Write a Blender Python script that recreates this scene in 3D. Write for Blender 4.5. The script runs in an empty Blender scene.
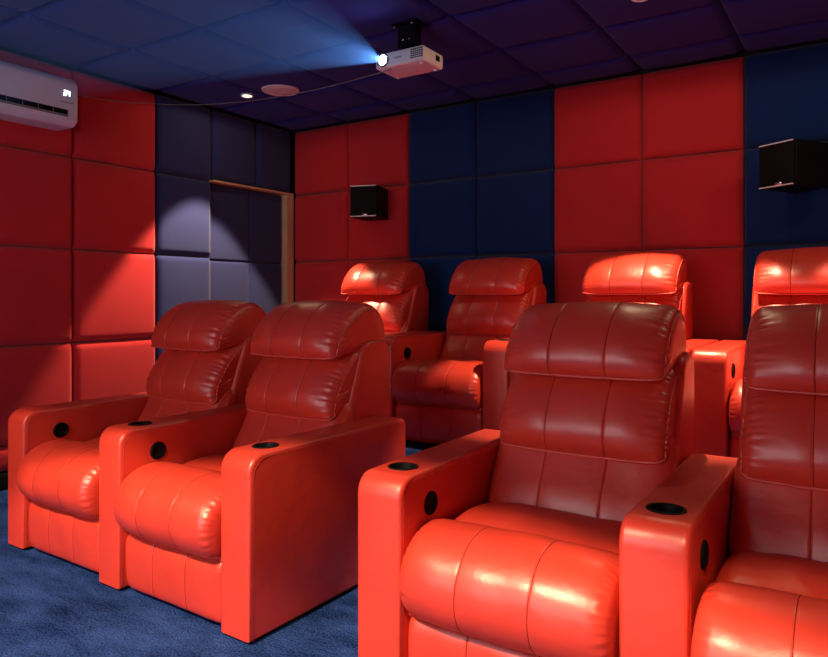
import bpy, bmesh, math, random
from mathutils import Vector, Matrix

random.seed(7)
PI = math.pi
scene = bpy.context.scene
C = scene.collection

# ------------------------------------------------------------------ materials
def new_mat(name):
    m = bpy.data.materials.new(name)
    m.use_nodes = True
    nt = m.node_tree
    b = nt.nodes['Principled BSDF']
    return m, nt, b

def simple(name, col, rough=.5, metal=0., spec=.5, emit=None, estr=0.):
    m, nt, b = new_mat(name)
    b.inputs['Base Color'].default_value = (*col, 1)
    b.inputs['Roughness'].default_value = rough
    b.inputs['Metallic'].default_value = metal
    b.inputs['Specular IOR Level'].default_value = spec
    if emit:
        b.inputs['Emission Color'].default_value = (*emit, 1)
        b.inputs['Emission Strength'].default_value = estr
    return m

def leather(name, col, rough=.42):
    m, nt, b = new_mat(name)
    tc = nt.nodes.new('ShaderNodeTexCoord')
    n1 = nt.nodes.new('ShaderNodeTexNoise'); n1.inputs['Scale'].default_value = 5; n1.inputs['Detail'].default_value = 4
    rp = nt.nodes.new('ShaderNodeMix'); rp.data_type = 'RGBA'
    rp.inputs['A'].default_value = (col[0]*.88, col[1]*.86, col[2]*.86, 1)
    rp.inputs['B'].default_value = (min(1, col[0]*1.08), col[1]*1.1, col[2]*1.1, 1)
    nt.links.new(tc.outputs['Object'], n1.inputs['Vector'])
    nt.links.new(n1.outputs['Fac'], rp.inputs['Factor'])
    nt.links.new(rp.outputs['Result'], b.inputs['Base Color'])
    v = nt.nodes.new('ShaderNodeTexVoronoi'); v.inputs['Scale'].default_value = 420
    n2 = nt.nodes.new('ShaderNodeTexNoise'); n2.inputs['Scale'].default_value = 14; n2.inputs['Detail'].default_value = 3
    nt.links.new(tc.outputs['Object'], v.inputs['Vector']); nt.links.new(tc.outputs['Object'], n2.inputs['Vector'])
    b1 = nt.nodes.new('ShaderNodeBump'); b1.inputs['Strength'].default_value = .06; b1.inputs['Distance'].default_value = .002
    b2 = nt.nodes.new('ShaderNodeBump'); b2.inputs['Strength'].default_value = .25; b2.inputs['Distance'].default_value = .01
    nt.links.new(v.outputs['Distance'], b1.inputs['Height']); nt.links.new(n2.outputs['Fac'], b2.inputs['Height'])
    nt.links.new(b2.outputs['Normal'], b1.inputs['Normal']); nt.links.new(b1.outputs['Normal'], b.inputs['Normal'])
    b.inputs['Roughness'].default_value = rough
    b.inputs['Specular IOR Level'].default_value = .8
    return m

def fabric(name, col, scale=350, sheen=.15):
    m, nt, b = new_mat(name)
    tc = nt.nodes.new('ShaderNodeTexCoord')
    n1 = nt.nodes.new('ShaderNodeTexNoise'); n1.inputs['Scale'].default_value = scale; n1.inputs['Detail'].default_value = 2
    n3 = nt.nodes.new('ShaderNodeTexNoise'); n3.inputs['Scale'].default_value = 3; n3.inputs['Detail'].default_value = 3
    mx = nt.nodes.new('ShaderNodeMix'); mx.data_type = 'RGBA'
    mx.inputs['A'].default_value = (*[c*.82 for c in col], 1); mx.inputs['B'].default_value = (*[min(1, c*1.15) for c in col], 1)
    ad = nt.nodes.new('ShaderNodeMath'); ad.operation = 'ADD'; ad.use_clamp = True
    ml = nt.nodes.new('ShaderNodeMath'); ml.operation = 'MULTIPLY'; ml.inputs[1].default_value = .5
    ml2 = nt.nodes.new('ShaderNodeMath'); ml2.operation = 'MULTIPLY'; ml2.inputs[1].default_value = .5
    for n in (n1, n3): nt.links.new(tc.outputs['Object'], n.inputs['Vector'])
    nt.links.new(n1.outputs['Fac'], ml.inputs[0]); nt.links.new(n3.outputs['Fac'], ml2.inputs[0])
    nt.links.new(ml.outputs[0], ad.inputs[0]); nt.links.new(ml2.outputs[0], ad.inputs[1])
    nt.links.new(ad.outputs[0], mx.inputs['Factor']); nt.links.new(mx.outputs['Result'], b.inputs['Base Color'])
    bp = nt.nodes.new('ShaderNodeBump'); bp.inputs['Strength'].default_value = .2; bp.inputs['Distance'].default_value = .002
    nt.links.new(n1.outputs['Fac'], bp.inputs['Height']); nt.links.new(bp.outputs['Normal'], b.inputs['Normal'])
    b.inputs['Roughness'].default_value = .9
    b.inputs['Specular IOR Level'].default_value = .2
    b.inputs['Sheen Weight'].default_value = sheen
    b.inputs['Sheen Roughness'].default_value = .5
    return m

def carpet_mat():
    m, nt, b = new_mat('carpet_blue')
    tc = nt.nodes.new('ShaderNodeTexCoord')
    mp = nt.nodes.new('ShaderNodeMapping'); mp.inputs['Scale'].default_value = (1.2, 3.2, 1); mp.inputs['Rotation'].default_value = (0, 0, .5)
    n1 = nt.nodes.new('ShaderNodeTexNoise'); n1.inputs['Scale'].default_value = 2.6; n1.inputs['Detail'].default_value = 5; n1.inputs['Roughness'].default_value = .65
    n2 = nt.nodes.new('ShaderNodeTexNoise'); n2.inputs['Scale'].default_value = 130; n2.inputs['Detail'].default_value = 3
    nt.links.new(tc.outputs['Object'], mp.inputs['Vector']); nt.links.new(mp.outputs['Vector'], n1.inputs['Vector'])
    nt.links.new(tc.outputs['Object'], n2.inputs['Vector'])
    ad = nt.nodes.new('ShaderNodeMath'); ad.operation = 'MULTIPLY_ADD'; ad.inputs[1].default_value = .55
    nt.links.new(n1.outputs['Fac'], ad.inputs[0])
    ml = nt.nodes.new('ShaderNodeMath'); ml.operation = 'MULTIPLY'; ml.inputs[1].default_value = .5
    nt.links.new(n2.outputs['Fac'], ml.inputs[0]); nt.links.new(ml.outputs[0], ad.inputs[2])
    cr = nt.nodes.new('ShaderNodeValToRGB')
    cr.color_ramp.elements[0].position = .41; cr.color_ramp.elements[0].color = (.002, .010, .060, 1)
    cr.color_ramp.elements[1].position = .65; cr.color_ramp.elements[1].color = (.034, .085, .32, 1)
    nt.links.new(ad.outputs[0], cr.inputs['Fac']); nt.links.new(cr.outputs['Color'], b.inputs['Base Color'])
    bp = nt.nodes.new('ShaderNodeBump'); bp.inputs['Strength'].default_value = .8; bp.inputs['Distance'].default_value = .012
    nt.links.new(n2.outputs['Fac'], bp.inputs['Height']); nt.links.new(bp.outputs['Normal'], b.inputs['Normal'])
    b.inputs['Roughness'].default_value = 1; b.inputs['Specular IOR Level'].default_value = .05
    return m

def wood_mat():
    m, nt, b = new_mat('pale_wood')
    tc = nt.nodes.new('ShaderNodeTexCoord')
    mp = nt.nodes.new('ShaderNodeMapping'); mp.inputs['Scale'].default_value = (40, 40, 3)
    n1 = nt.nodes.new('ShaderNodeTexNoise'); n1.inputs['Scale'].default_value = 2; n1.inputs['Detail'].default_value = 4
    cr = nt.nodes.new('ShaderNodeValToRGB')
    cr.color_ramp.elements[0].color = (.42, .25, .13, 1); cr.color_ramp.elements[1].color = (.68, .46, .28, 1)
    nt.links.new(tc.outputs['Object'], mp.inputs['Vector']); nt.links.new(mp.outputs['Vector'], n1.inputs['Vector'])
    nt.links.new(n1.outputs['Fac'], cr.inputs['Fac']); nt.links.new(cr.outputs['Color'], b.inputs['Base Color'])
    b.inputs['Roughness'].default_value = .5
    return m

LEATHER = leather('red_leather', (.70, .050, .027), .36)
PIPING = leather('red_leather_piping', (.70, .075, .055), .45)
SEAM_SHADE = simple('seam_shade', (.16, .006, .006), .7, 0, .2)  # thin dark seam line, shade of the seam recess put into its colour
RED = fabric('red_fabric', (.52, .020, .027))
BLUE = fabric('blue_fabric', (.0015, .020, .115))
NAVY = fabric('navy_fabric', (.020, .026, .115))
CEIL = fabric('ceiling_fabric', (.018, .022, .22), 350, .05)
CARPET = carpet_mat()
WOOD = wood_mat()
BLACK = simple('black_plastic', (.005, .005, .006), .5, 0, .12)
MATTE = simple('matte_black', (.004, .004, .005), .7, 0, .12)
RIM = simple('dark_metal_rim', (.05, .045, .045), .3, .8)
CHROME = simple('bright_metal', (.75, .76, .78), .2, 1.)
SILVER = simple('silver_trim', (.75, .76, .80), .45, .2)
WHITE = simple('white_plastic_blue_lit', (.64, .74, .86), .4)  # white plastic with the projector's bluish light mixed into the colour
WHITE2 = simple('white_housing', (.74, .74, .75), .45)
GREY = simple('grey_print', (.22, .23, .26), .5)
PLASTER = simple('dark_backing', (.02, .02, .03), .9)
LED = simple('display_led', (1, 1, 1), .4, 0, .5, (.85, .93, 1.), 4.)
LENS = simple('projector_lens_glow', (.8, .9, 1), .1, 0, .5, (.72, .88, 1.), 60.)
LAMP = simple('lamp_glow', (1, .95, .85), .4, 0, .5, (1., .86, .62), 9.)
SCREEN = simple('screen_added_glow', (.7, .7, .7), .9, 0, .2, (.90, .93, 1.), 3.3)  # emission added so the unseen screen lights the front row

# ------------------------------------------------------------------ helpers
def obj(name, bm, mat, parent=None, smooth=True, angle=None):
    me = bpy.data.meshes.new(name)
    bmesh.ops.recalc_face_normals(bm, faces=bm.faces[:])
    bm.to_mesh(me); bm.free()
    for p in me.polygons: p.use_smooth = smooth
    if smooth and angle is not None: me.set_sharp_from_angle(angle=angle)
    me.materials.append(mat)
    o = bpy.data.objects.new(name, me)
    C.objects.link(o)
    if parent: o.parent = parent
    return o

def struct(name, bm, mat, parent=None, **k):
    o = obj(name, bm, mat, parent, **k)
    if not parent: o['kind'] = 'structure'
    return o

def tag(o, label, cat, group=None, kind=None):
    o['label'] = label
    if cat: o['category'] = cat
    if group: o['group'] = group
    if kind: o['kind'] = kind
    return o

def empty(name, loc, rz=0.):
    o = bpy.data.objects.new(name, None)
    o.empty_display_size = .1
    C.objects.link(o); o.location = loc; o.rotation_euler = (0, 0, rz)
    return o

def copy_tree(o, parent=None):
    c = o.copy(); C.objects.link(c)
    if parent: c.parent = parent
    for ch in list(o.children): copy_tree(ch, c)
    return c

def add_box(bm, x0, x1, y0, y1, z0, z1, M=None):
    vs = [bm.verts.new((x, y, z)) for x in (x0, x1) for y in (y0, y1) for z in (z0, z1)]
    if M:
        for v in vs: v.co = M @ v.co
    for f in ((0, 1, 3, 2), (4, 6, 7, 5), (0, 4, 5, 1), (2, 3, 7, 6), (0, 2, 6, 4), (1, 5, 7, 3)):
        bm.faces.new([vs[i] for i in f])

def box(x0, x1, y0, y1, z0, z1, bev=0., seg=3, M=None):
    bm = bmesh.new(); add_box(bm, x0, x1, y0, y1, z0, z1)
    if bev: bmesh.ops.bevel(bm, geom=bm.edges[:], offset=bev, segments=seg, profile=.5, affect='EDGES')
    if M: bmesh.ops.transform(bm, matrix=M, verts=bm.verts[:])
    return bm

def add_tube(bm, pts, r, n=8, closed=False):
    pts = [Vector(p) for p in pts]
    rings = []
    N = len(pts)
    up = Vector((.123, .231, .97)).normalized()
    for i, p in enumerate(pts):
        a = pts[i-1] if (i > 0 or closed) else p
        b = pts[(i+1) % N] if (i < N-1 or closed) else p
        t = (b-a).normalized()
        u = t.cross(up)
        if u.length < .05: u = t.cross(Vector((1, 0, 0)))
        u.normalize(); w = t.cross(u).normalized()
        rings.append([bm.verts.new(p + r*(math.cos(2*PI*k/n)*u + math.sin(2*PI*k/n)*w)) for k in range(n)])
    for i in range(N if closed else N-1):
        A = rings[i]; B = rings[(i+1) % N]
        for k in range(n): bm.faces.new((A[k], A[(k+1) % n], B[(k+1) % n], B[k]))
    if not closed:
        bm.faces.new(rings[0]); bm.faces.new(rings[-1])

def tube(pts, r, n=8, closed=False):
    bm = bmesh.new(); add_tube(bm, pts, r, n, closed); return bm

def add_lathe(bm, prof, n=32, M=None):
    rings = []
    for r, z in prof:
        if r < 1e-6: rings.append([bm.verts.new((0, 0, z))])
        else: rings.append([bm.verts.new((r*math.cos(2*PI*k/n), r*math.sin(2*PI*k/n), z)) for k in range(n)])
    if M:
        for R in rings:
            for v in R: v.co = M @ v.co
    for A, B in zip(rings, rings[1:]):
        for k in range(n):
            a = [A[k % len(A)], A[(k+1) % n % len(A)]] if len(A) > 1 else [A[0]]
            b = [B[(k+1) % n], B[k]] if len(B) > 1 else [B[0]]
            if len(a)+len(b) > 2: bm.faces.new(a+b)

def lathe(prof, n=32, M=None):
    bm = bmesh.new(); add_lathe(bm, prof, n, M); return bm

def round_poly(pts, radii, n=6):
    out = []
    N = len(pts)
    for i in range(N):
        p = Vector(pts[i]); a = Vector(pts[i-1]); b = Vector(pts[(i+1) % N]); r = radii[i]
        if r <= 0: out.append(p); continue
        u = (a-p).normalized(); v = (b-p).normalized()
        ang = u.angle(v); d = r/math.tan(ang/2)
        c = p + (u+v).normalized()*(r/math.sin(ang/2))
        s = p+u*d-c; e = p+v*d-c
        a0 = math.atan2(s.y, s.x); a1 = math.atan2(e.y, e.x)
        da = (a1-a0+PI) % (2*PI)-PI
        for k in range(n+1):
            t = a0+da*k/n
            out.append(c+r*Vector((math.cos(t), math.sin(t))))
    return out

def slab(poly, hw, bev, seg=4, x0=0.):
    """poly in (y,z), extruded along x by +-hw with rounded rims"""
    bm = bmesh.new()
    N = len(poly)
    # outward normals
    area = sum(poly[i].x*poly[(i+1) % N].y-poly[(i+1) % N].x*poly[i].y for i in range(N))
    sg = 1 if area > 0 else -1
    nor = []
    for i in range(N):
        e1 = (poly[i]-poly[i-1]); e2 = (poly[(i+1) % N]-poly[i])
        n1 = Vector((e1.y, -e1.x)).normalized()*sg; n2 = Vector((e2.y, -e2.x)).normalized()*sg
        m = (n1+n2); m = m/max(.3, (1+n1.dot(n2)))
        nor.append(m)
    rings = []
    st = []
    for k in range(seg+1):
        t = PI/2*k/seg
        st.append((-hw+bev*(1-math.sin(t)), bev*(1-math.cos(t))))
    st = st[::-1] if False else sorted(st)
    st2 = [(-x, i) for x, i in st][::-1]
    for x, ins in st+st2:
        rings.append([bm.verts.new((x0+x, p.x-nn.x*ins, p.y-nn.y*ins)) for p, nn in zip(poly, nor)])
    for A, B in zip(rings, rings[1:]):
        for k in range(N): bm.faces.new((A[k], A[(k+1) % N], B[(k+1) % N], B[k]))
    bm.faces.new(rings[0]); bm.faces.new(rings[-1])
    return bm

# ------------------------------------------------------------------ cushions
def resample(ctrl, M):
    """closed Catmull-Rom through (y,z,weight)"""
    P = [Vector(c) for c in ctrl]; n = len(P); dense = []
    for i in range(n):
        p0, p1, p2, p3 = P[i-1], P[i], P[(i+1) % n], P[(i+2) % n]
        for k in range(24):
            t = k/24
            dense.append(.5*((2*p1)+(p2-p0)*t+(2*p0-5*p1+4*p2-p3)*t*t+(3*p1-p0-3*p2+p3)*t**3))
    L = [0.]
    for i in range(len(dense)):
        a = dense[i]; b = dense[(i+1) % len(dense)]
        L.append(L[-1]+math.hypot(b.x-a.x, b.y-a.y))
    out = []; j = 0
    for k in range(M):
        s = L[-1]*k/M
        while L[j+1] < s: j += 1
        t = (s-L[j])/max(1e-9, L[j+1]-L[j])
        out.append(dense[j].lerp(dense[(j+1) % len(dense)], t))
    return out, L[-1]

def cushion(ctrl, hw, puff=.02, seams=(-.09, .09), r_end=.035, inset=.022, gath=.003, groove=.0028, M=132, seg_puff=.0035, seed=1, wob=.002, dome=.012, gw=1.):
    prof, L = resample(ctrl, M)
    area = sum(prof[i].x*prof[(i+1) % M].y-prof[(i+1) % M].x*prof[i].y for i in range(M))
    sg = 1 if area > 0 else -1
    nor = []
    for i in range(M):
        e = prof[(i+1) % M]-prof[i-1]
        nor.append(Vector((e.y, -e.x)).normalized()*sg)
    xs = set()
    n = int(2*hw/.013)
    for i in range(n+1): xs.add(round(-hw+2*hw*i/n, 4))
    for s in seams:
        for d in (-.011, -.007, -.0045, -.0025, 0, .0025, .0045, .007, .011): xs.add(round(s+d, 4))
    k = 0.
    while k < .05:
        xs.add(round(hw-k, 4)); xs.add(round(-hw+k, 4)); k += .004
    xs = sorted(xs)
    xs = [x for i, x in enumerate(xs) if i == 0 or x-xs[i-1] > .0012 or x in (hw,)]
    bounds = [-hw]+list(seams)+[hw]
    rnd = random.Random(seed)
    ph = [[rnd.uniform(0, 6.28) for _ in range(6)] for _ in range(2)]
    def ripple(s, side):
        p = ph[side]
        return math.sin(2*PI*s/.024+p[0]+1.6*math.sin(2*PI*s/.11+p[1]))*.7+.35*math.sin(2*PI*s/.0125+p[2])
    bm = bmesh.new(); rings = []
    for x in xs:
        u = abs(x)/hw
        t = max(0., min(1., (abs(x)-(hw-r_end))/r_end))
        rd = inset*(1-math.sqrt(max(0., 1-t*t)))
        sgb = 0.
        for a, b in zip(bounds, bounds[1:]):
            if a <= x <= b: sgb = max(0., math.sin(PI*(x-a)/(b-a)))**.6
        gr = sum(math.exp(-((x-s)/.0022)**2) for s in seams)
        side = 0 if x < 0 else 1
        ring = []
        for i in range(M):
            p = prof[i]; w = max(0., min(1., p.z)); s = L*i/M
            d = puff*w*(1-u**2.6)+seg_puff*w*sgb-groove*gr*min(1, w*2)-rd
            g = math.exp(-(max(0., hw-.010-abs(x))/.030)**2)
            lng = 1+.5*math.sin(2*PI*s/.033+ph[side][3])
            g2 = math.exp(-(max(0., hw-.010-abs(x))/(gw*(.022*lng+.012)))**2)
            d += gath*w*ripple(s, side)*g2*(1-.4*t)
            d += wob*w*(math.sin(17*x+ph[0][4]+9*s)+.6*math.sin(41*x+5*s*3+ph[1][4]))
            ring.append(bm.verts.new((x, p.x+nor[i].x*d, p.y+nor[i].y*d)))
        rings.append(ring)
    for A, B in zip(rings, rings[1:]):
        for k in range(M): bm.faces.new((A[k], A[(k+1) % M], B[(k+1) % M], B[k]))
    for ring, sx in ((rings[0], -1), (rings[-1], 1)):
        c = Vector((0, 0, 0))
        for v in ring: c += v.co
        c /= M
        prev = ring
        for sc, dx in ((.93, dome*.45), (.72, dome*.9), (.4, dome)):
            cur = [bm.verts.new((v.co.x+sx*dx, c.y+(v.co.y-c.y)*sc, c.z+(v.co.z-c.z)*sc)) for v in ring]
            for k in range(M): bm.faces.new((prev[k], prev[(k+1) % M], cur[(k+1) % M], cur[k]))
            prev = cur
        cv = bm.verts.new((c.x+sx*dome, c.y, c.z))
        for k in range(M): bm.faces.new((prev[k], prev[(k+1) % M], cv))
    endL = [v.co.copy() for v in rings[0]]; endR = [v.co.copy() for v in rings[-1]]
    # the row of vertices along the lowest front edge (first control point)
    edge = [r[0].co.copy() for r in rings]
    st = []
    for s in seams:
        ix = min(range(len(xs)), key=lambda i: abs(xs[i]-s))
        run = [i for i in range(M) if prof[i].z > .12]
        # keep one contiguous run across the visible front
        start = next((i for i in range(M) if prof[i].z > .12 and prof[i-1].z <= .12), 0)
        path = []
        for k in range(M):
            i = (start+k) % M
            if prof[i].z <= .12: break
            path.append(rings[ix][i].co+Vector((0, nor[i].x, nor[i].y))*.0002)
        st.append(tube(path, .0013, 5))
    return bm, endL, endR, edge, st

def piping(endL, endR, edge, i0, i1, r=.0042):
    """one piping loop: up the left end, along the bottom edge and up the right end"""
    M = len(endL)
    A = [endL[i % M] for i in range(i0, i1)]
    B = [endR[i % M] for i in range(i0, i1)]
    bm = bmesh.new()
    add_tube(bm, A, r, 6); add_tube(bm, B, r, 6)
    add_tube(bm, [e+Vector((0, -.001, -.001)) for e in edge], r, 6)
    return bm

# ------------------------------------------------------------------ recliner
AW = .0775        # half width of an armrest
PITCH = .755      # armrest to armrest
SX = PITCH/2

ARM_TOP = .625
def arm_poly():
    pts = [(0, .012), (0, ARM_TOP), (.86, ARM_TOP), (.86, .012)]
    return round_poly([Vector(p) for p in pts], [0, .062, .035, 0], 8)

def baked(o):
    dg = bpy.context.evaluated_depsgraph_get()
    me = bpy.data.meshes.new_from_object(o.evaluated_get(dg))
    return me

def make_arm_mesh(cup):
    bm = slab(arm_poly(), AW, .014, 4)
    o = obj('armrest', bm, LEATHER, None)
    if cup:
        c = obj('cutter', lathe([(0, ARM_TOP-.055), (.041, ARM_TOP-.055), (.041, ARM_TOP+.02), (0, ARM_TOP+.02)], 40, Matrix.Translation((0, .135, 0))), LEATHER)
        md = o.modifiers.new('hole', 'BOOLEAN'); md.operation = 'DIFFERENCE'; md.object = c; md.solver = 'EXACT'
        bpy.context.view_layer.update()
        me = baked(o)
        bpy.data.objects.remove(c)
    else:
        me = o.data.copy()
    bpy.data.objects.remove(o)
    me.name = 'armrest'
    me.set_sharp_from_angle(angle=math.radians(50))
    return me

ARM_PLAIN = make_arm_mesh(False)
ARM_CUP = make_arm_mesh(True)

def shared(fn):
    cache = {}
    def g(*a):
        if a not in cache: cache[a] = fn(*a)
        return cache[a]
    return g

def mesh_obj(name, me, parent, loc=(0, 0, 0)):
    o = bpy.data.objects.new(name, me); C.objects.link(o); o.parent = parent; o.location = loc
    return o

def arm_seam_bm():
    bm = bmesh.new()
    poly = arm_poly()
    c = [Vector((p.x, p.y)) for p in poly]
    path = []
    for p in c:
        y = p.x+.016 if p.x < .43 else p.x-.016
        z = p.y-.016 if p.y > .3 else p.y
        path.append((y, z))
    for sx in (-1, 1):
        add_tube(bm, [(sx*(AW-.0006), y, z) for y, z in path], .0016, 6)
    return bm

def to_mesh(bm, mat, name):
    o = obj(name, bm, mat); me = o.data; bpy.data.objects.remove(o); return me

SEAM_ME = to_mesh(arm_seam_bm(), LEATHER, 'arm_seam')
CUP_ME = None
def cup_bm():
    bm = bmesh.new()
    T = ARM_TOP
    add_lathe(bm, [(0, T-.050), (.034, T-.050), (.0375, T-.046), (.0385, T-.002), (.041, T+.0035), (.046, T+.003), (.0475, T-.0005), (.040, T-.0005), (.0402, T-.053), (0, T-.053)], 40)
    return bm
CUP_ME = to_mesh(cup_bm(), BLACK, 'cup_holder')
def ring_bm():
    bm = bmesh.new()
    add_lathe(bm, [(.0325, ARM_TOP-.012), (.0385, ARM_TOP-.010), (.0385, ARM_TOP-.014), (.0325, ARM_TOP-.016), (.0325, ARM_TOP-.012)], 40)
    return bm
def button_bm():
    R = Matrix.Rotation(PI/2, 4, 'Y')
    bm = bmesh.new()
    add_lathe(bm, [(0, .002), (.024, .002), (.0255, .006), (.029, .0078), (.034, .006), (.036, .0), (0, -.004)], 36, R)
    return bm
BUTTON_ME = to_mesh(button_bm(), MATTE, 'control_switch')
def button_key_bm():
    R = Matrix.Rotation(PI/2, 4, 'Y')
    bm = bmesh.new()
    add_lathe(bm, [(0, .0065), (.007, .0065), (.0085, .005), (.0085, .0015)], 20, R @ Matrix.Translation((0.010, 0, 0)))
    add_lathe(bm, [(0, .0065), (.007, .0065), (.0085, .005), (.0085, .0015)], 20, R @ Matrix.Translation((-.010, 0, 0)))
    return bm
KEY_ME = to_mesh(button_key_bm(), BLACK, 'switch_key')

HEAD = [(.606, .888, .25), (.608, .94, .9), (.652, 1.012, 1), (.727, 1.072, .9), (.80, 1.104, .55), (.87, 1.105, .2), (.93, 1.06, .05), (.958, .985, 0), (.945, .925, 0), (.86, .912, 0), (.72, .896, 0), (.635, .884, .05)]
MID = [(.586, .634, .25), (.584, .70, .9), (.622, .778, 1), (.678, .848, .9), (.735, .898, .5), (.80, .905, .1), (.845, .82, 0), (.80, .69, 0), (.72, .645, 0), (.63, .630, .05)]
LOW = [(.495, .415, .3), (.520, .485, .9), (.570, .565, 1), (.615, .650, .6), (.665, .70, .2), (.74, .70, 0), (.72, .55, 0), (.63, .43, 0), (.55, .40, .05)]
ROLL = [(.02, .240, .3), (-.026, .278, .8), (-.046, .34, 1), (-.028, .412, 1), (.035, .465, 1), (.12, .482, .8), (.20, .466, .5), (.235, .448, .1), (.24, .38, 0), (.20, .28, 0), (.10, .236, 0)]
PAD = [(.215, .41, .2), (.235, .447, .5), (.33, .462, 1), (.44, .457, 1), (.54, .44, .6), (.60, .42, .1), (.58, .36, 0), (.40, .34, 0), (.25, .36, 0)]
FOOT = [(.035, .018, .2), (.016, .05, .7), (.012, .16, 1), (.020, .222, .7), (.052, .238, .2), (.09, .22, 0), (.10, .12, 0), (.09, .022, 0)]

def make_parts():
    P = {}
    bm, a, b, e, st = cushion(HEAD, .266, .040, (-.092, .092), seed=3, gath=.0075, dome=.006)
    P['headrest'] = to_mesh(bm, LEATHER, 'headrest'); P['headrest_st'] = [to_mesh(q, SEAM_SHADE, 'seam') for q in st]
    P['headrest_piping'] = to_mesh(piping(a, b, e, -4, 62), PIPING, 'piping')
    bm, a, b, e, st = cushion(MID, .272, .040, (-.096, .096), seed=5, gath=.0075, dome=.004)
    P['lumbar_cushion'] = to_mesh(bm, LEATHER, 'lumbar_cushion'); P['lumbar_st'] = [to_mesh(q, SEAM_SHADE, 'seam') for q in st]
    P['lumbar_piping'] = to_mesh(piping(a, b, e, -4, 62), PIPING, 'piping')
    bm, a, b, e, st = cushion(LOW, .286, .020, (-.10, .10), seed=8, gath=.001, inset=.03, r_end=.05)
    P['lower_backrest'] = to_mesh(bm, LEATHER, 'lower_backrest'); P['lower_st'] = [to_mesh(q, SEAM_SHADE, 'seam') for q in st]
    bm, a, b, e, st = cushion(ROLL, .288, .014, (-.10, .10), seed=11, gath=.0045, gw=.5, groove=.0015, inset=.026, r_end=.045, seg_puff=.003, dome=.005)
    P['seat_cushion'] = to_mesh(bm, LEATHER, 'seat_cushion'); P['seat_st'] = [to_mesh(q, SEAM_SHADE, 'seam') for q in st]
    bm, a, b, e, st = cushion(PAD, .290, .012, (), seed=13, gath=.0005, inset=.03, r_end=.06, dome=.004)
    P['seat_pad'] = to_mesh(bm, LEATHER, 'seat_pad')
    bm, a, b, e, st = cushion(FOOT, .290, .006, (-.10, .10), seed=17, gath=.0005, inset=.02, r_end=.03, seg_puff=.003, groove=.0015, dome=.004)
    P['footrest'] = to_mesh(bm, LEATHER, 'footrest'); P['foot_st'] = [to_mesh(q, SEAM_SHADE, 'seam') for q in st]
    bm = bmesh.new()
    add_tube(bm, [(-.285+.57*k/20, .030+.0015*math.sin(k), .2425) for k in range(21)], .0105, 10)
    P['footrest_lip'] = to_mesh(bm, PIPING, 'top_welt')
    shell = round_poly([Vector(p) for p in ((.56, .10), (.665, .64), (.775, .945), (.955, .965), (.955, .55), (.915, .10))], [.02, .12, .06, .07, .25, .03], 7)
    P['back_shell'] = to_mesh(slab(shell, .2925, .022, 5), LEATHER, 'back_shell')
    P['base'] = to_mesh(box(-.288, .288, .10, .60, .035, .34, .01), MATTE, 'base')
    P['plinth'] = to_mesh(box(-AW+.010, AW-.010, .012, .848, 0, .014, .002, 1), MATTE, 'plinth')
    return P
PARTS = make_parts()

CHAIR_GROUP = 'red leather cinema recliners'
def add_arm(root, side, cup, sw_right, sw_left):
    x = side*SX
    arm = mesh_obj('armrest', ARM_CUP if cup else ARM_PLAIN, root, (x, 0, 0))
    mesh_obj('seam_piping', SEAM_ME, arm)
    mesh_obj('plinth', PARTS['plinth'], arm)
    if cup:
        c = mesh_obj('cup_holder', CUP_ME, arm, (0, .135, 0)); c['label'] = 'round black cup holder'
    for on, sx in ((sw_right, 1), (sw_left, -1)):
        if on:
            s = mesh_obj('control_switch', BUTTON_ME, arm, (sx*AW, .165, .520))
            if sx < 0: s.rotation_euler = (0, 0, PI)
            s['label'] = 'round black recline switch'
    return arm

def make_chair(name, loc, rz, arms, label):
    """arms: list of (side, cup, switch on its right face, switch on its left face)"""
    root = empty(name, loc, rz)
    tag(root, label, 'recliner', CHAIR_GROUP)
    for a in arms: add_arm(root, *a)
    h = mesh_obj('headrest', PARTS['headrest'], root)
    mesh_obj('piping', PARTS['headrest_piping'], h)
    m = mesh_obj('lumbar_cushion', PARTS['lumbar_cushion'], root)
    mesh_obj('piping', PARTS['lumbar_piping'], m)
    for q in PARTS['headrest_st']: mesh_obj('seam_shade_line', q, h)
    for q in PARTS['lumbar_st']: mesh_obj('seam_shade_line', q, m)
    lo = mesh_obj('lower_backrest', PARTS['lower_backrest'], root)
    for q in PARTS['lower_st']: mesh_obj('seam_shade_line', q, lo)
    se = mesh_obj('seat_cushion', PARTS['seat_cushion'], root)
    for q in PARTS['seat_st']: mesh_obj('seam_shade_line', q, se)
    mesh_obj('seat_pad', PARTS['seat_pad'], root)
    f = mesh_obj('footrest', PARTS['footrest'], root)
    mesh_obj('top_welt', PARTS['footrest_lip'], f)
    for q in PARTS['foot_st']: mesh_obj('seam_shade_line', q, f)
    mesh_obj('back_shell', PARTS['back_shell'], root)
    mesh_obj('base', PARTS['base'], root)
    return root

YF, YB, ZB = 1.660, 3.40, .275
# front row, two pairs with a shared armrest in each
SL, SR = (.968, 1.03, 1.), (1.03, .98, 1.)
for (x, y, rz, sc, arms, lab) in (
        (-2.8735, YF, -1.2, SL, [(-1, False, True, False)], 'front-row red leather recliner at the far left, nearest the red wall'),
        (-2.127, YF-.030, -1.7, SL, [(-1, True, True, False), (1, True, False, True)], 'front-row red leather recliner on the aisle side of the left pair'),
        (-.800, YF-.020, 0, SR, [(-1, True, True, False), (1, True, True, False)], 'large front-row red leather recliner just right of the centre aisle, seen whole'),
        (-.800+PITCH*1.03+.003, YF-.058, 0, SR, [(1, True, False, True)], 'front-row red leather recliner cut off by the right edge')):
    ch = make_chair('recliner', (x, y, 0), math.radians(rz), arms, lab)
    ch.scale = sc
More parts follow.
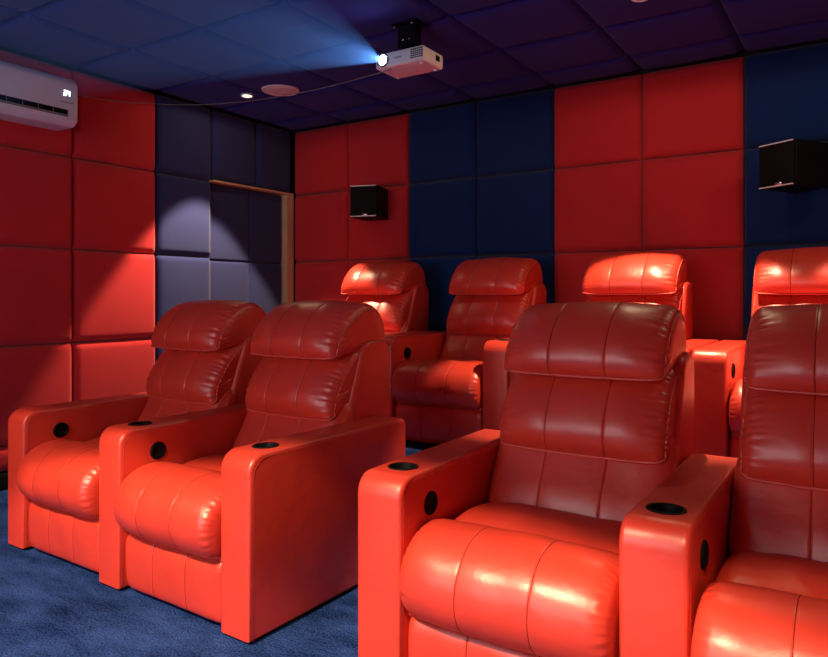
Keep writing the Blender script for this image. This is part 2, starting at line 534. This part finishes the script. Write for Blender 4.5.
# back row, each with both armrests, on the platform
for x, lab in ((-2.98, 'back-row red leather recliner below the wall speaker in the left corner'),
               (-2.062, 'back-row red leather recliner in front of the left blue wall stripe'),
               (-1.147, 'back-row red leather recliner in front of the right red wall stripe, mostly hidden'),
               (-.225, 'back-row red leather recliner at the right edge below the right wall speaker')):
    make_chair('recliner', (x, YB, ZB), 0, [(-1, False, True, False), (1, x > -2.9, False, False)], lab)

# ------------------------------------------------------------------ room
XL, XR, Y0, Y1, ZC = -4.46, 1.35, -2.45, 4.70, 2.66

def panel_bm(w, h, depth, edge=.05, dome=.008):
    """upholstered panel in its own frame: x 0..w, z 0..h, pushing out to -y"""
    def line(L):
        s = {0., L}
        for k in range(1, 7): s.add(edge*(k/6)**1.5); s.add(L-edge*(k/6)**1.5)
        n = 8
        for k in range(1, n): s.add(edge+(L-2*edge)*k/n)
        return sorted(s)
    def f(d): 
        t = max(0., 1-d/edge)
        return math.sqrt(max(0., 1-t*t))
    bm = bmesh.new()
    X = line(w); Z = line(h)
    g = []
    for x in X:
        row = []
        for z in Z:
            e = f(min(x, w-x))*f(min(z, h-z))
            d = depth-edge*.95*(1-e)+dome*math.sin(PI*x/w)*math.sin(PI*z/h)
            row.append(bm.verts.new((x, -d, z)))
        g.append(row)
    for i in range(len(X)-1):
        for j in range(len(Z)-1): bm.faces.new((g[i][j], g[i+1][j], g[i+1][j+1], g[i][j+1]))
    rim = [g[i][0] for i in range(len(X))]+[g[-1][j] for j in range(1, len(Z))]+[g[i][-1] for i in range(len(X)-2, -1, -1)]+[g[0][j] for j in range(len(Z)-2, 0, -1)]
    back = [bm.verts.new((v.co.x, 0, v.co.z)) for v in rim]
    n = len(rim)
    for k in range(n): bm.faces.new((rim[k], rim[(k+1) % n], back[(k+1) % n], back[k]))
    bm.faces.new(back)
    return bm

GAP = .0015
def panel(parent, kind, a0, a1, z0, z1, base, mat, depth, label, **k):
    """kind: 'back' panels span x a0..a1; 'left' panels span y a0..a1; 'ceil' panels span x a0..a1, y z0..z1"""
    bm = panel_bm(a1-a0-2*GAP, z1-z0-2*GAP, depth, **k)
    if kind == 'back': M = Matrix.Translation((a0+GAP, base, z0+GAP))
    elif kind == 'left': M = Matrix.Translation((base, a1-GAP, z0+GAP)) @ Matrix.Rotation(-PI/2, 4, 'Z') @ Matrix.Scale(-1, 4, (0, 1, 0)) if False else Matrix.Translation((base, a0+GAP, z0+GAP)) @ Matrix.Rotation(PI/2, 4, 'Z')
    else: M = Matrix.Translation((a0+GAP, z0+GAP, base)) @ Matrix(((1, 0, 0, 0), (0, 0, 1, 0), (0, 1, 0, 0), (0, 0, 0, 1)))
    bmesh.ops.transform(bm, matrix=M, verts=bm.verts[:])
    o = obj('padded_panel', bm, mat, parent)
    if label: o['label'] = label
    return o

floor = struct('floor', box(XL-.1, XR+.1, Y0-.1, Y1+.1, -.1, 0), CARPET, smooth=False)
plat = struct('floor_platform', box(-3.55, XR, 2.85, Y1-.004, .0, ZB, .012, 3), CARPET)
wl = struct('wall_left', box(XL-.1, XL, Y0, Y1, 0, ZC), PLASTER, smooth=False)
wb = struct('wall_back', box(XL-.1, XR+.1, Y1, Y1+.1, 0, ZC), PLASTER, smooth=False)
wr = struct('wall_right', box(XR, XR+.1, Y0, Y1, 0, ZC), RED, smooth=False)
wf = struct('wall_front', box(XL-.1, XR+.1, Y0-.1, Y0, 0, ZC), NAVY, smooth=False)
ce = struct('ceiling', box(XL-.1, XR+.1, Y0-.1, Y1+.1, ZC, ZC+.1), PLASTER, smooth=False)

ZS = [.10, .25, .844, 1.447, 2.04, 2.607]
# left wall
YS = [3.197-.6265*k for k in range(10)][::-1]
DEP = .195
for a0, a1 in zip(YS, YS[1:]):
    for z0, z1 in zip(ZS, ZS[1:]):
        panel(wl, 'left', a0, a1, z0, z1, XL, RED, DEP, 'red padded panel')
for z0, z1 in zip(ZS, ZS[1:]):
    panel(wl, 'left', 3.197, 3.70, z0, z1, XL, NAVY, DEP, 'dark blue padded panel')
panel(wl, 'left', 3.70, 4.165, 2.055, 2.607, XL, NAVY, DEP, 'dark blue padded panel over the door')
panel(wl, 'left', 4.165, 4.60, 2.055, 2.607, XL, NAVY, DEP, 'dark blue padded panel over the door')
# door
door = struct('door_1', box(XL, XL+.097, 3.70, 4.53, .02, 2.03), NAVY, smooth=False)
DS = [.03, .22, .82, 1.425, 2.028]
for a0, a1 in ((3.704, 4.14), (4.14, 4.528)):
    for z0, z1 in zip(DS, DS[1:]):
        panel(door, 'left', a0, a1, z0, z1, XL+.097, NAVY, .040, 'dark blue padded door panel', edge=.022)
fr = bmesh.new()
add_box(fr, XL, XL+.194, 4.532, 4.612, 0, 2.053); add_box(fr, XL, XL+.198, 3.70, 4.532, 2.036, 2.051)
jamb = struct('trim_1', fr, WOOD, smooth=False)
# back wall
XS = [-4.281+.61*k for k in range(10)]
for k, (a0, a1) in enumerate(zip(XS, XS[1:])):
    blue = k % 4 in (2, 3)
    for z0, z1 in zip(ZS, ZS[1:]):
        if z1 < .3: continue
        panel(wb, 'back', a0, a1, z0, z1, Y1, BLUE if blue else RED, .085, 'blue padded panel' if blue else 'red padded panel')
# skirting
struct('baseboard_left', box(XL, XL+.20, Y0, 3.70, 0, .098, .004), MATTE)
# ceiling panels
CX = [-4.265]+XS[1:]
CY = [-2.4, -1.79, -1.18, -.57, .06, .69, 1.32, 1.945, 2.571, 3.185, 3.765, 4.30, 4.612]
for a0, a1 in zip(CX, CX[1:]):
    for b0, b1 in zip(CY, CY[1:]):
        panel(ce, 'ceil', a0, a1, b0, b1, ZC, CEIL, .055, '', edge=.05, dome=.012)

# ------------------------------------------------------------------ downlights
ZCE = 2.592
def downlight(x, y, label):
    root = empty('ceiling_downlight', (x, y, ZCE))
    tag(root, label, 'downlight', 'recessed ceiling downlights')
    obj('trim_ring', lathe([(.030, .016), (.033, -.001), (.044, -.004), (.048, .002), (.048, .02), (.030, .02)], 32), WHITE2, root)
    obj('lamp_lens', lathe([(0, .004), (.029, .004), (.030, .015), (0, .018)], 24), LAMP, root)
    return root
def spot(x, y, z, power, angle, blend, col, tgt=None, rad=.03, name='lamp_light'):
    l = bpy.data.lights.new(name, 'SPOT'); l.energy = power; l.spot_size = math.radians(angle); l.spot_blend = blend
    l.color = col; l.shadow_soft_size = rad
    o = bpy.data.objects.new(name, l); C.objects.link(o); o.location = (x, y, z)
    d = Vector(tgt)-Vector((x, y, z)) if tgt else Vector((0, 0, -1))
    o.rotation_euler = d.to_track_quat('-Z', 'Y').to_euler()
    return o
WARM = (1., .75, .46)
def lamp(x, y, core, ang, blend, flood):
    spot(x, y, ZCE-.012, core, ang, blend, WARM)
    spot(x, y, ZCE-.012, flood, 178, .15, WARM)
rear = [(-3.76, 3.575, 'small lit downlight in the left of the ceiling, beside the round ceiling speaker'),
        (-.915, 3.43, 'small downlight at the top edge, above the right red wall stripe'),
        (.45, 3.5, 'recessed downlight out of frame above the right rear seats')]
front = [(-2.95, -.55, 230, 'added unseen downlight in front of the left recliner pair'),  # unseen lamps added as the source of light on the front row
         (-1.50, -.5, 680, 'added unseen downlight in front of the centre aisle'),
         (.15, -.55, 260, 'added unseen downlight in front of the right recliner pair')]
for x, y, lab in rear:
    lft = x < -3
    downlight(x, y, lab); lamp(x, y, 340 if lft else 260, 72 if lft else 66, .2, 5 if lft else 13)
for x, y, pw, lab in front:
    downlight(x, y, lab); lamp(x, y, pw, 103, .10, pw*.012)

# ------------------------------------------------------------------ ceiling speaker
root = empty('ceiling_speaker', (-3.455, 3.60, ZCE))
tag(root, 'round white speaker grille set flush in the ceiling', 'speaker')
obj('rim', lathe([(.112, .0), (.116, -.006), (.126, -.006), (.130, .0), (.130, .015), (.112, .015)], 48), WHITE2, root)
obj('grille', lathe([(0, -.004), (.06, -.004), (.112, -.002), (.112, .012), (0, .012)], 48), WHITE2, root)

# ------------------------------------------------------------------ wall speakers
def wall_speaker(x, y, z, rz, label):
    root = empty('wall_speaker', (x, y, z), rz)
    tag(root, label, 'speaker', 'black wall-mounted surround speakers')
    w, d, h = .112, .275, .123
    obj('cabinet', box(-w, w, -.0, d, -h, h, .008), BLACK, root)
    obj('grille', box(-w+.004, w-.004, -.016, .0, -h+.006, h-.006, .006), MATTE, root)
    for za in (h-.008, -h+.004):
        t = obj('trim_strip', box(-w+.008, w-.008, -.020, -.010, za-.001, za+.005), SILVER, root, smooth=False); t['label'] = 'thin bright metal strip'
    b = obj('badge', lathe([(0, .004), (.020, .003), (.023, 0)], 24, Matrix.Translation((.015, -.016, -h+.017)) @ Matrix.Diagonal((1, 1, .5, 1)) @ Matrix.Rotation(PI/2, 4, 'X')), CHROME, root)
    b['label'] = 'small silver badge'
    return root
# right: turned towards the middle of the room; left: turned slightly the other way
s1 = wall_speaker(-3.265, 4.32, 1.88, math.radians(17), 'small black wall speaker on the red panels near the left corner')
s2 = wall_speaker(-.405, 4.29, 1.865, math.radians(-33), 'black wall speaker on the blue panels at the right edge')
for s, (bx, by) in ((s1, (.02, .275)), (s2, (.04, .275))):
    inv = s.matrix_basis.inverted()
    bm = bmesh.new()
    p = Vector((bx, by-.01, 0)); wpt = s.matrix_basis @ p
    q = inv @ Vector((wpt.x, 4.635, wpt.z))
    add_tube(bm, [p, q], .018, 12)
    obj('wall_bracket', bm, MATTE, s)

# ------------------------------------------------------------------ projector
PX0, PX1, PY0, PY1, PZ0, PZ1 = -2.193, -1.890, 3.00, 3.205, 2.351, 2.430
pcx, pcy = (PX0+PX1)/2, (PY0+PY1)/2
root = empty('projector', (pcx, pcy, ZCE))
tag(root, 'white projector hanging from the ceiling on a black bracket, lamp lit', 'projector')
z0, z1 = PZ0-ZCE, PZ1-ZCE
hx, hy = (PX1-PX0)/2, (PY1-PY0)/2
body = obj('body', box(-hx, hx, -hy, hy, z0, z1, .014, 4), WHITE2, root)
LX, LZ = -2.138-pcx, 2.391-ZCE
RX = Matrix.Translation((LX, -hy, LZ)) @ Matrix.Rotation(PI/2, 4, 'X')
obj('lens_ring', lathe([(.026, -.004), (.026, .010), (.032, .012), (.036, .006), (.036, -.004)], 36, RX), GREY, root)
obj('lens', lathe([(0, .009), (.014, .008), (.0255, .004), (.0255, -.002), (0, -.003)], 32, RX), LENS, root)
g = bmesh.new()
for i in range(6):
    for j in range(5):
        add_box(g, .075+.0125*i, .0845+.0125*i, -hy-.0012, -hy+.002, z0+.018+.0105*j, z0+.0245+.0105*j)
gl = obj('vent_grille', g, MATTE, root, smooth=False)
g = bmesh.new()
for i in range(3): add_box(g, -hx+.016+.007*i, -hx+.0195+.007*i, -hy-.0012, -hy+.002, z0+.02, z0+.06)
obj('side_vent', g, MATTE, root, smooth=False)
g = bmesh.new()
for i in range(6): add_box(g, -.025+.0075*i, -.0200+.0075*i, -hy-.001, -hy+.002, -.5*(-z0-z1)-.004, -.5*(-z0-z1)+.006)
obj('badge', g, GREY, root, smooth=False)
for sx, sy in ((-1, -1), (1, -1), (-1, 1), (1, 1)):
    obj('foot', lathe([(0, z0-.008), (.008, z0-.008), (.010, z0-.002), (.010, z0+.004)], 16, Matrix.Translation((sx*(hx-.035), sy*(hy-.035), 0))), WHITE2, root)
obj('side_socket', box(hx-.002, hx+.002, .02, .06, z0+.03, z0+.06, .001, 1), MATTE, root)
b = bmesh.new()
add_box(b, -.075, .075, -.06, .06, -.006, 0); add_box(b, -.055, .055, -.03, .03, -.12, -.006)
add_box(b, -.085, .085, -.010, .010, z1+.012, z1+.03); add_box(b, -.010, .010, -.07, .07, z1+.012, z1+.03)
for sx in (-1, 1): add_tube(b, [(sx*.08, 0, z1+.02), (sx*.065, 0, z1-.005)], .008, 8)
for sy in (-1, 1): add_tube(b, [(0, sy*.065, z1+.02), (0, sy*.055, z1-.005)], .008, 8)
add_tube(b, [(-.02, 0, -.1), (-.02, 0, z1+.02)], .012, 8); add_tube(b, [(.02, 0, -.1), (.02, 0, z1+.02)], .012, 8)
mt = obj('ceiling_bracket', b, MATTE, root, smooth=False); mt['label'] = 'black ceiling bracket'
for k, (sx, sz) in enumerate(((-.055, -.02), (.055, -.02), (-.02, -.085), (.02, -.085))):
    obj('bolt', lathe([(0, .006), (.006, .004), (.007, 0)], 12, Matrix.Translation((sx, -.061 if sz > -.05 else -.031, sz)) @ Matrix.Rotation(PI/2, 4, 'X')), CHROME, root)

# beam of light in the haze in front of the lens
lens = Vector((-2.138, PY0-.012, 2.391))
SC_Y = -2.38
corners = [Vector((-3.55, SC_Y+.05, .62)), Vector((-.72, SC_Y+.05, .62)), Vector((-.6, SC_Y+.05, 2.5)), Vector((-3.55, SC_Y+.05, 2.5))]
bm = bmesh.new()
near = [bm.verts.new(lens+Vector((dx, 0, dz))) for dx, dz in ((-.016, -.012), (.016, -.012), (.016, .012), (-.016, .012))]
far = [bm.verts.new(c) for c in corners]
for k in range(4): bm.faces.new((near[k], near[(k+1) % 4], far[(k+1) % 4], far[k]))
bm.faces.new(near); bm.faces.new(far)
hz = bpy.data.materials.new('haze'); hz.use_nodes = True
nt = hz.node_tree; nt.nodes.remove(nt.nodes['Principled BSDF'])
vs = nt.nodes.new('ShaderNodeVolumeScatter'); vs.inputs['Color'].default_value = (.45, .66, 1, 1); vs.inputs['Density'].default_value = .05; vs.inputs['Anisotropy'].default_value = .1
nt.links.new(vs.outputs['Volume'], nt.nodes['Material Output'].inputs['Volume'])
beam = obj('light_beam', bm, hz, None, smooth=False)
tag(beam, 'pale blue beam of hazy light spreading from the projector lens', 'light beam', None, 'stuff')
pl = spot(lens.x, lens.y-.01, lens.z, 270, 50, .3, (.24, .50, 1.), ((-3.55-.72)/2, SC_Y, 1.45), .006, 'projector_light')

# unseen screen added on the front wall; its glow lights the front row
root = empty('added_screen', (-2.135, SC_Y, .6))
tag(root, 'large unseen projection screen added on the front wall, glowing to light the seats', 'screen')
obj('screen_surface', box(-1.42, 1.42, -.01, .02, .02, 1.68), SCREEN, root, smooth=False)
f = bmesh.new()
add_box(f, -1.47, 1.47, -.03, .03, 1.68, 1.73); add_box(f, -1.47, 1.47, -.03, .03, -.03, .02); add_box(f, -1.47, -1.42, -.03, .03, .02, 1.68); add_box(f, 1.42, 1.47, -.03, .03, .02, 1.68)
obj('frame', f, MATTE, root, smooth=False)

# ------------------------------------------------------------------ air conditioner
AY0, AY1 = 1.58, 2.478
ax = XL+DEP
root = empty('air_conditioner', (ax, (AY0+AY1)/2, 2.18))
tag(root, 'white split air conditioner high on the red left wall', 'air conditioner')
hl = (AY1-AY0)/2
prof = round_poly([Vector(p) for p in ((0, .0), (0, .300), (.175, .300), (.205, .26), (.205, .030), (.165, .0))], [.01, .01, .05, .04, .02, .02], 6)
# profile in (x,z) swept along y
bm = slab([Vector((p.x, p.y)) for p in prof], hl, .032, 6)
bmesh.ops.transform(bm, matrix=Matrix(((0, 1, 0, 0), (1, 0, 0, 0), (0, 0, 1, 0), (0, 0, 0, 1))), verts=bm.verts[:])
obj('body', bm, WHITE, root, angle=math.radians(50))
v = bmesh.new(); add_box(v, .19, .2065, -hl+.05, hl-.075, .052, .094)
vo = obj('air_outlet', v, MATTE, root, smooth=False); vo['label'] = 'long dark outlet slot'
v = bmesh.new(); add_box(v, .192, .214, -hl+.055, hl-.08, .055, .062, Matrix.Translation((.0, 0, 0)))
fl = obj('louver', v, GREY, root, smooth=False)
for k in range(9):
    y = -hl+.10+k*.09
    obj('vane', box(.20, .2075, y, y+.003, .063, .094), GREY, root, smooth=False)
# seven-segment style lit digits
def seg(bm, y, z, w, h, which):
    t = .0045
    S = {'a': (0, w, h-t, h), 'g': (0, w, h/2-t/2, h/2+t/2), 'd': (0, w, 0, t), 'f': (0, t, h/2, h), 'b': (w-t, w, h/2, h), 'e': (0, t, 0, h/2), 'c': (w-t, w, 0, h/2)}
    for c in which:
        a, b2, c0, c1 = S[c]
        add_box(bm, .2045, .2065, y+a, y+b2, z+c0, z+c1)
v = bmesh.new()
seg(v, hl-.100, .178, .016, .032, 'abged'); seg(v, hl-.078, .178, .016, .032, 'fgbc')
dsp = obj('display', v, LED, root, smooth=False); dsp['label'] = 'small lit white digits'
v = bmesh.new()
for k in range(9): add_box(v, .2045, .2062, hl-.125+.0095*k, hl-.119+.0095*k, .135, .142)
obj('marking', v, GREY, root, smooth=False)

# ------------------------------------------------------------------ cable
pts = []
A = Vector((ax+.010, 2.487, 2.44)); B = Vector((ax+.008, 3.15, 2.515)); E = Vector((-2.10, 3.02, 2.343))
for k in range(10):
    t = k/10; pts.append(A.lerp(B, t)+Vector((0, 0, -.02*math.sin(PI*t))))
for k in range(31):
    t = k/30; pts.append(B.lerp(E, t)+Vector((0, 0, -.07*4*t*(1-t))))
cab = obj('cable', tube(pts, .0024, 6), simple('cable_grey', (.22, .21, .23), .5), None)
tag(cab, 'thin pale cable sagging from the left wall to the projector', 'cable')

# ------------------------------------------------------------------ world, camera, view
w = bpy.data.worlds.new('World'); scene.world = w; w.use_nodes = True
w.node_tree.nodes['Background'].inputs['Color'].default_value = (.0, .0, .0, 1)
cam = bpy.data.cameras.new('camera'); co = bpy.data.objects.new('camera', cam); C.objects.link(co)
co.location = (0, 0, 1.15); co.rotation_euler = (PI/2, 0, math.radians(32.965))
cam.sensor_width = 36; cam.lens = 696.6/828*36; cam.shift_y = -33.2/828; cam.clip_start = .02
scene.camera = co
vs = scene.view_settings
scene.display_settings.display_device = 'sRGB'
vs.view_transform = 'Standard'; vs.look = 'None'; vs.gamma = 1; vs.use_curve_mapping = False
vs.exposure = 0.0
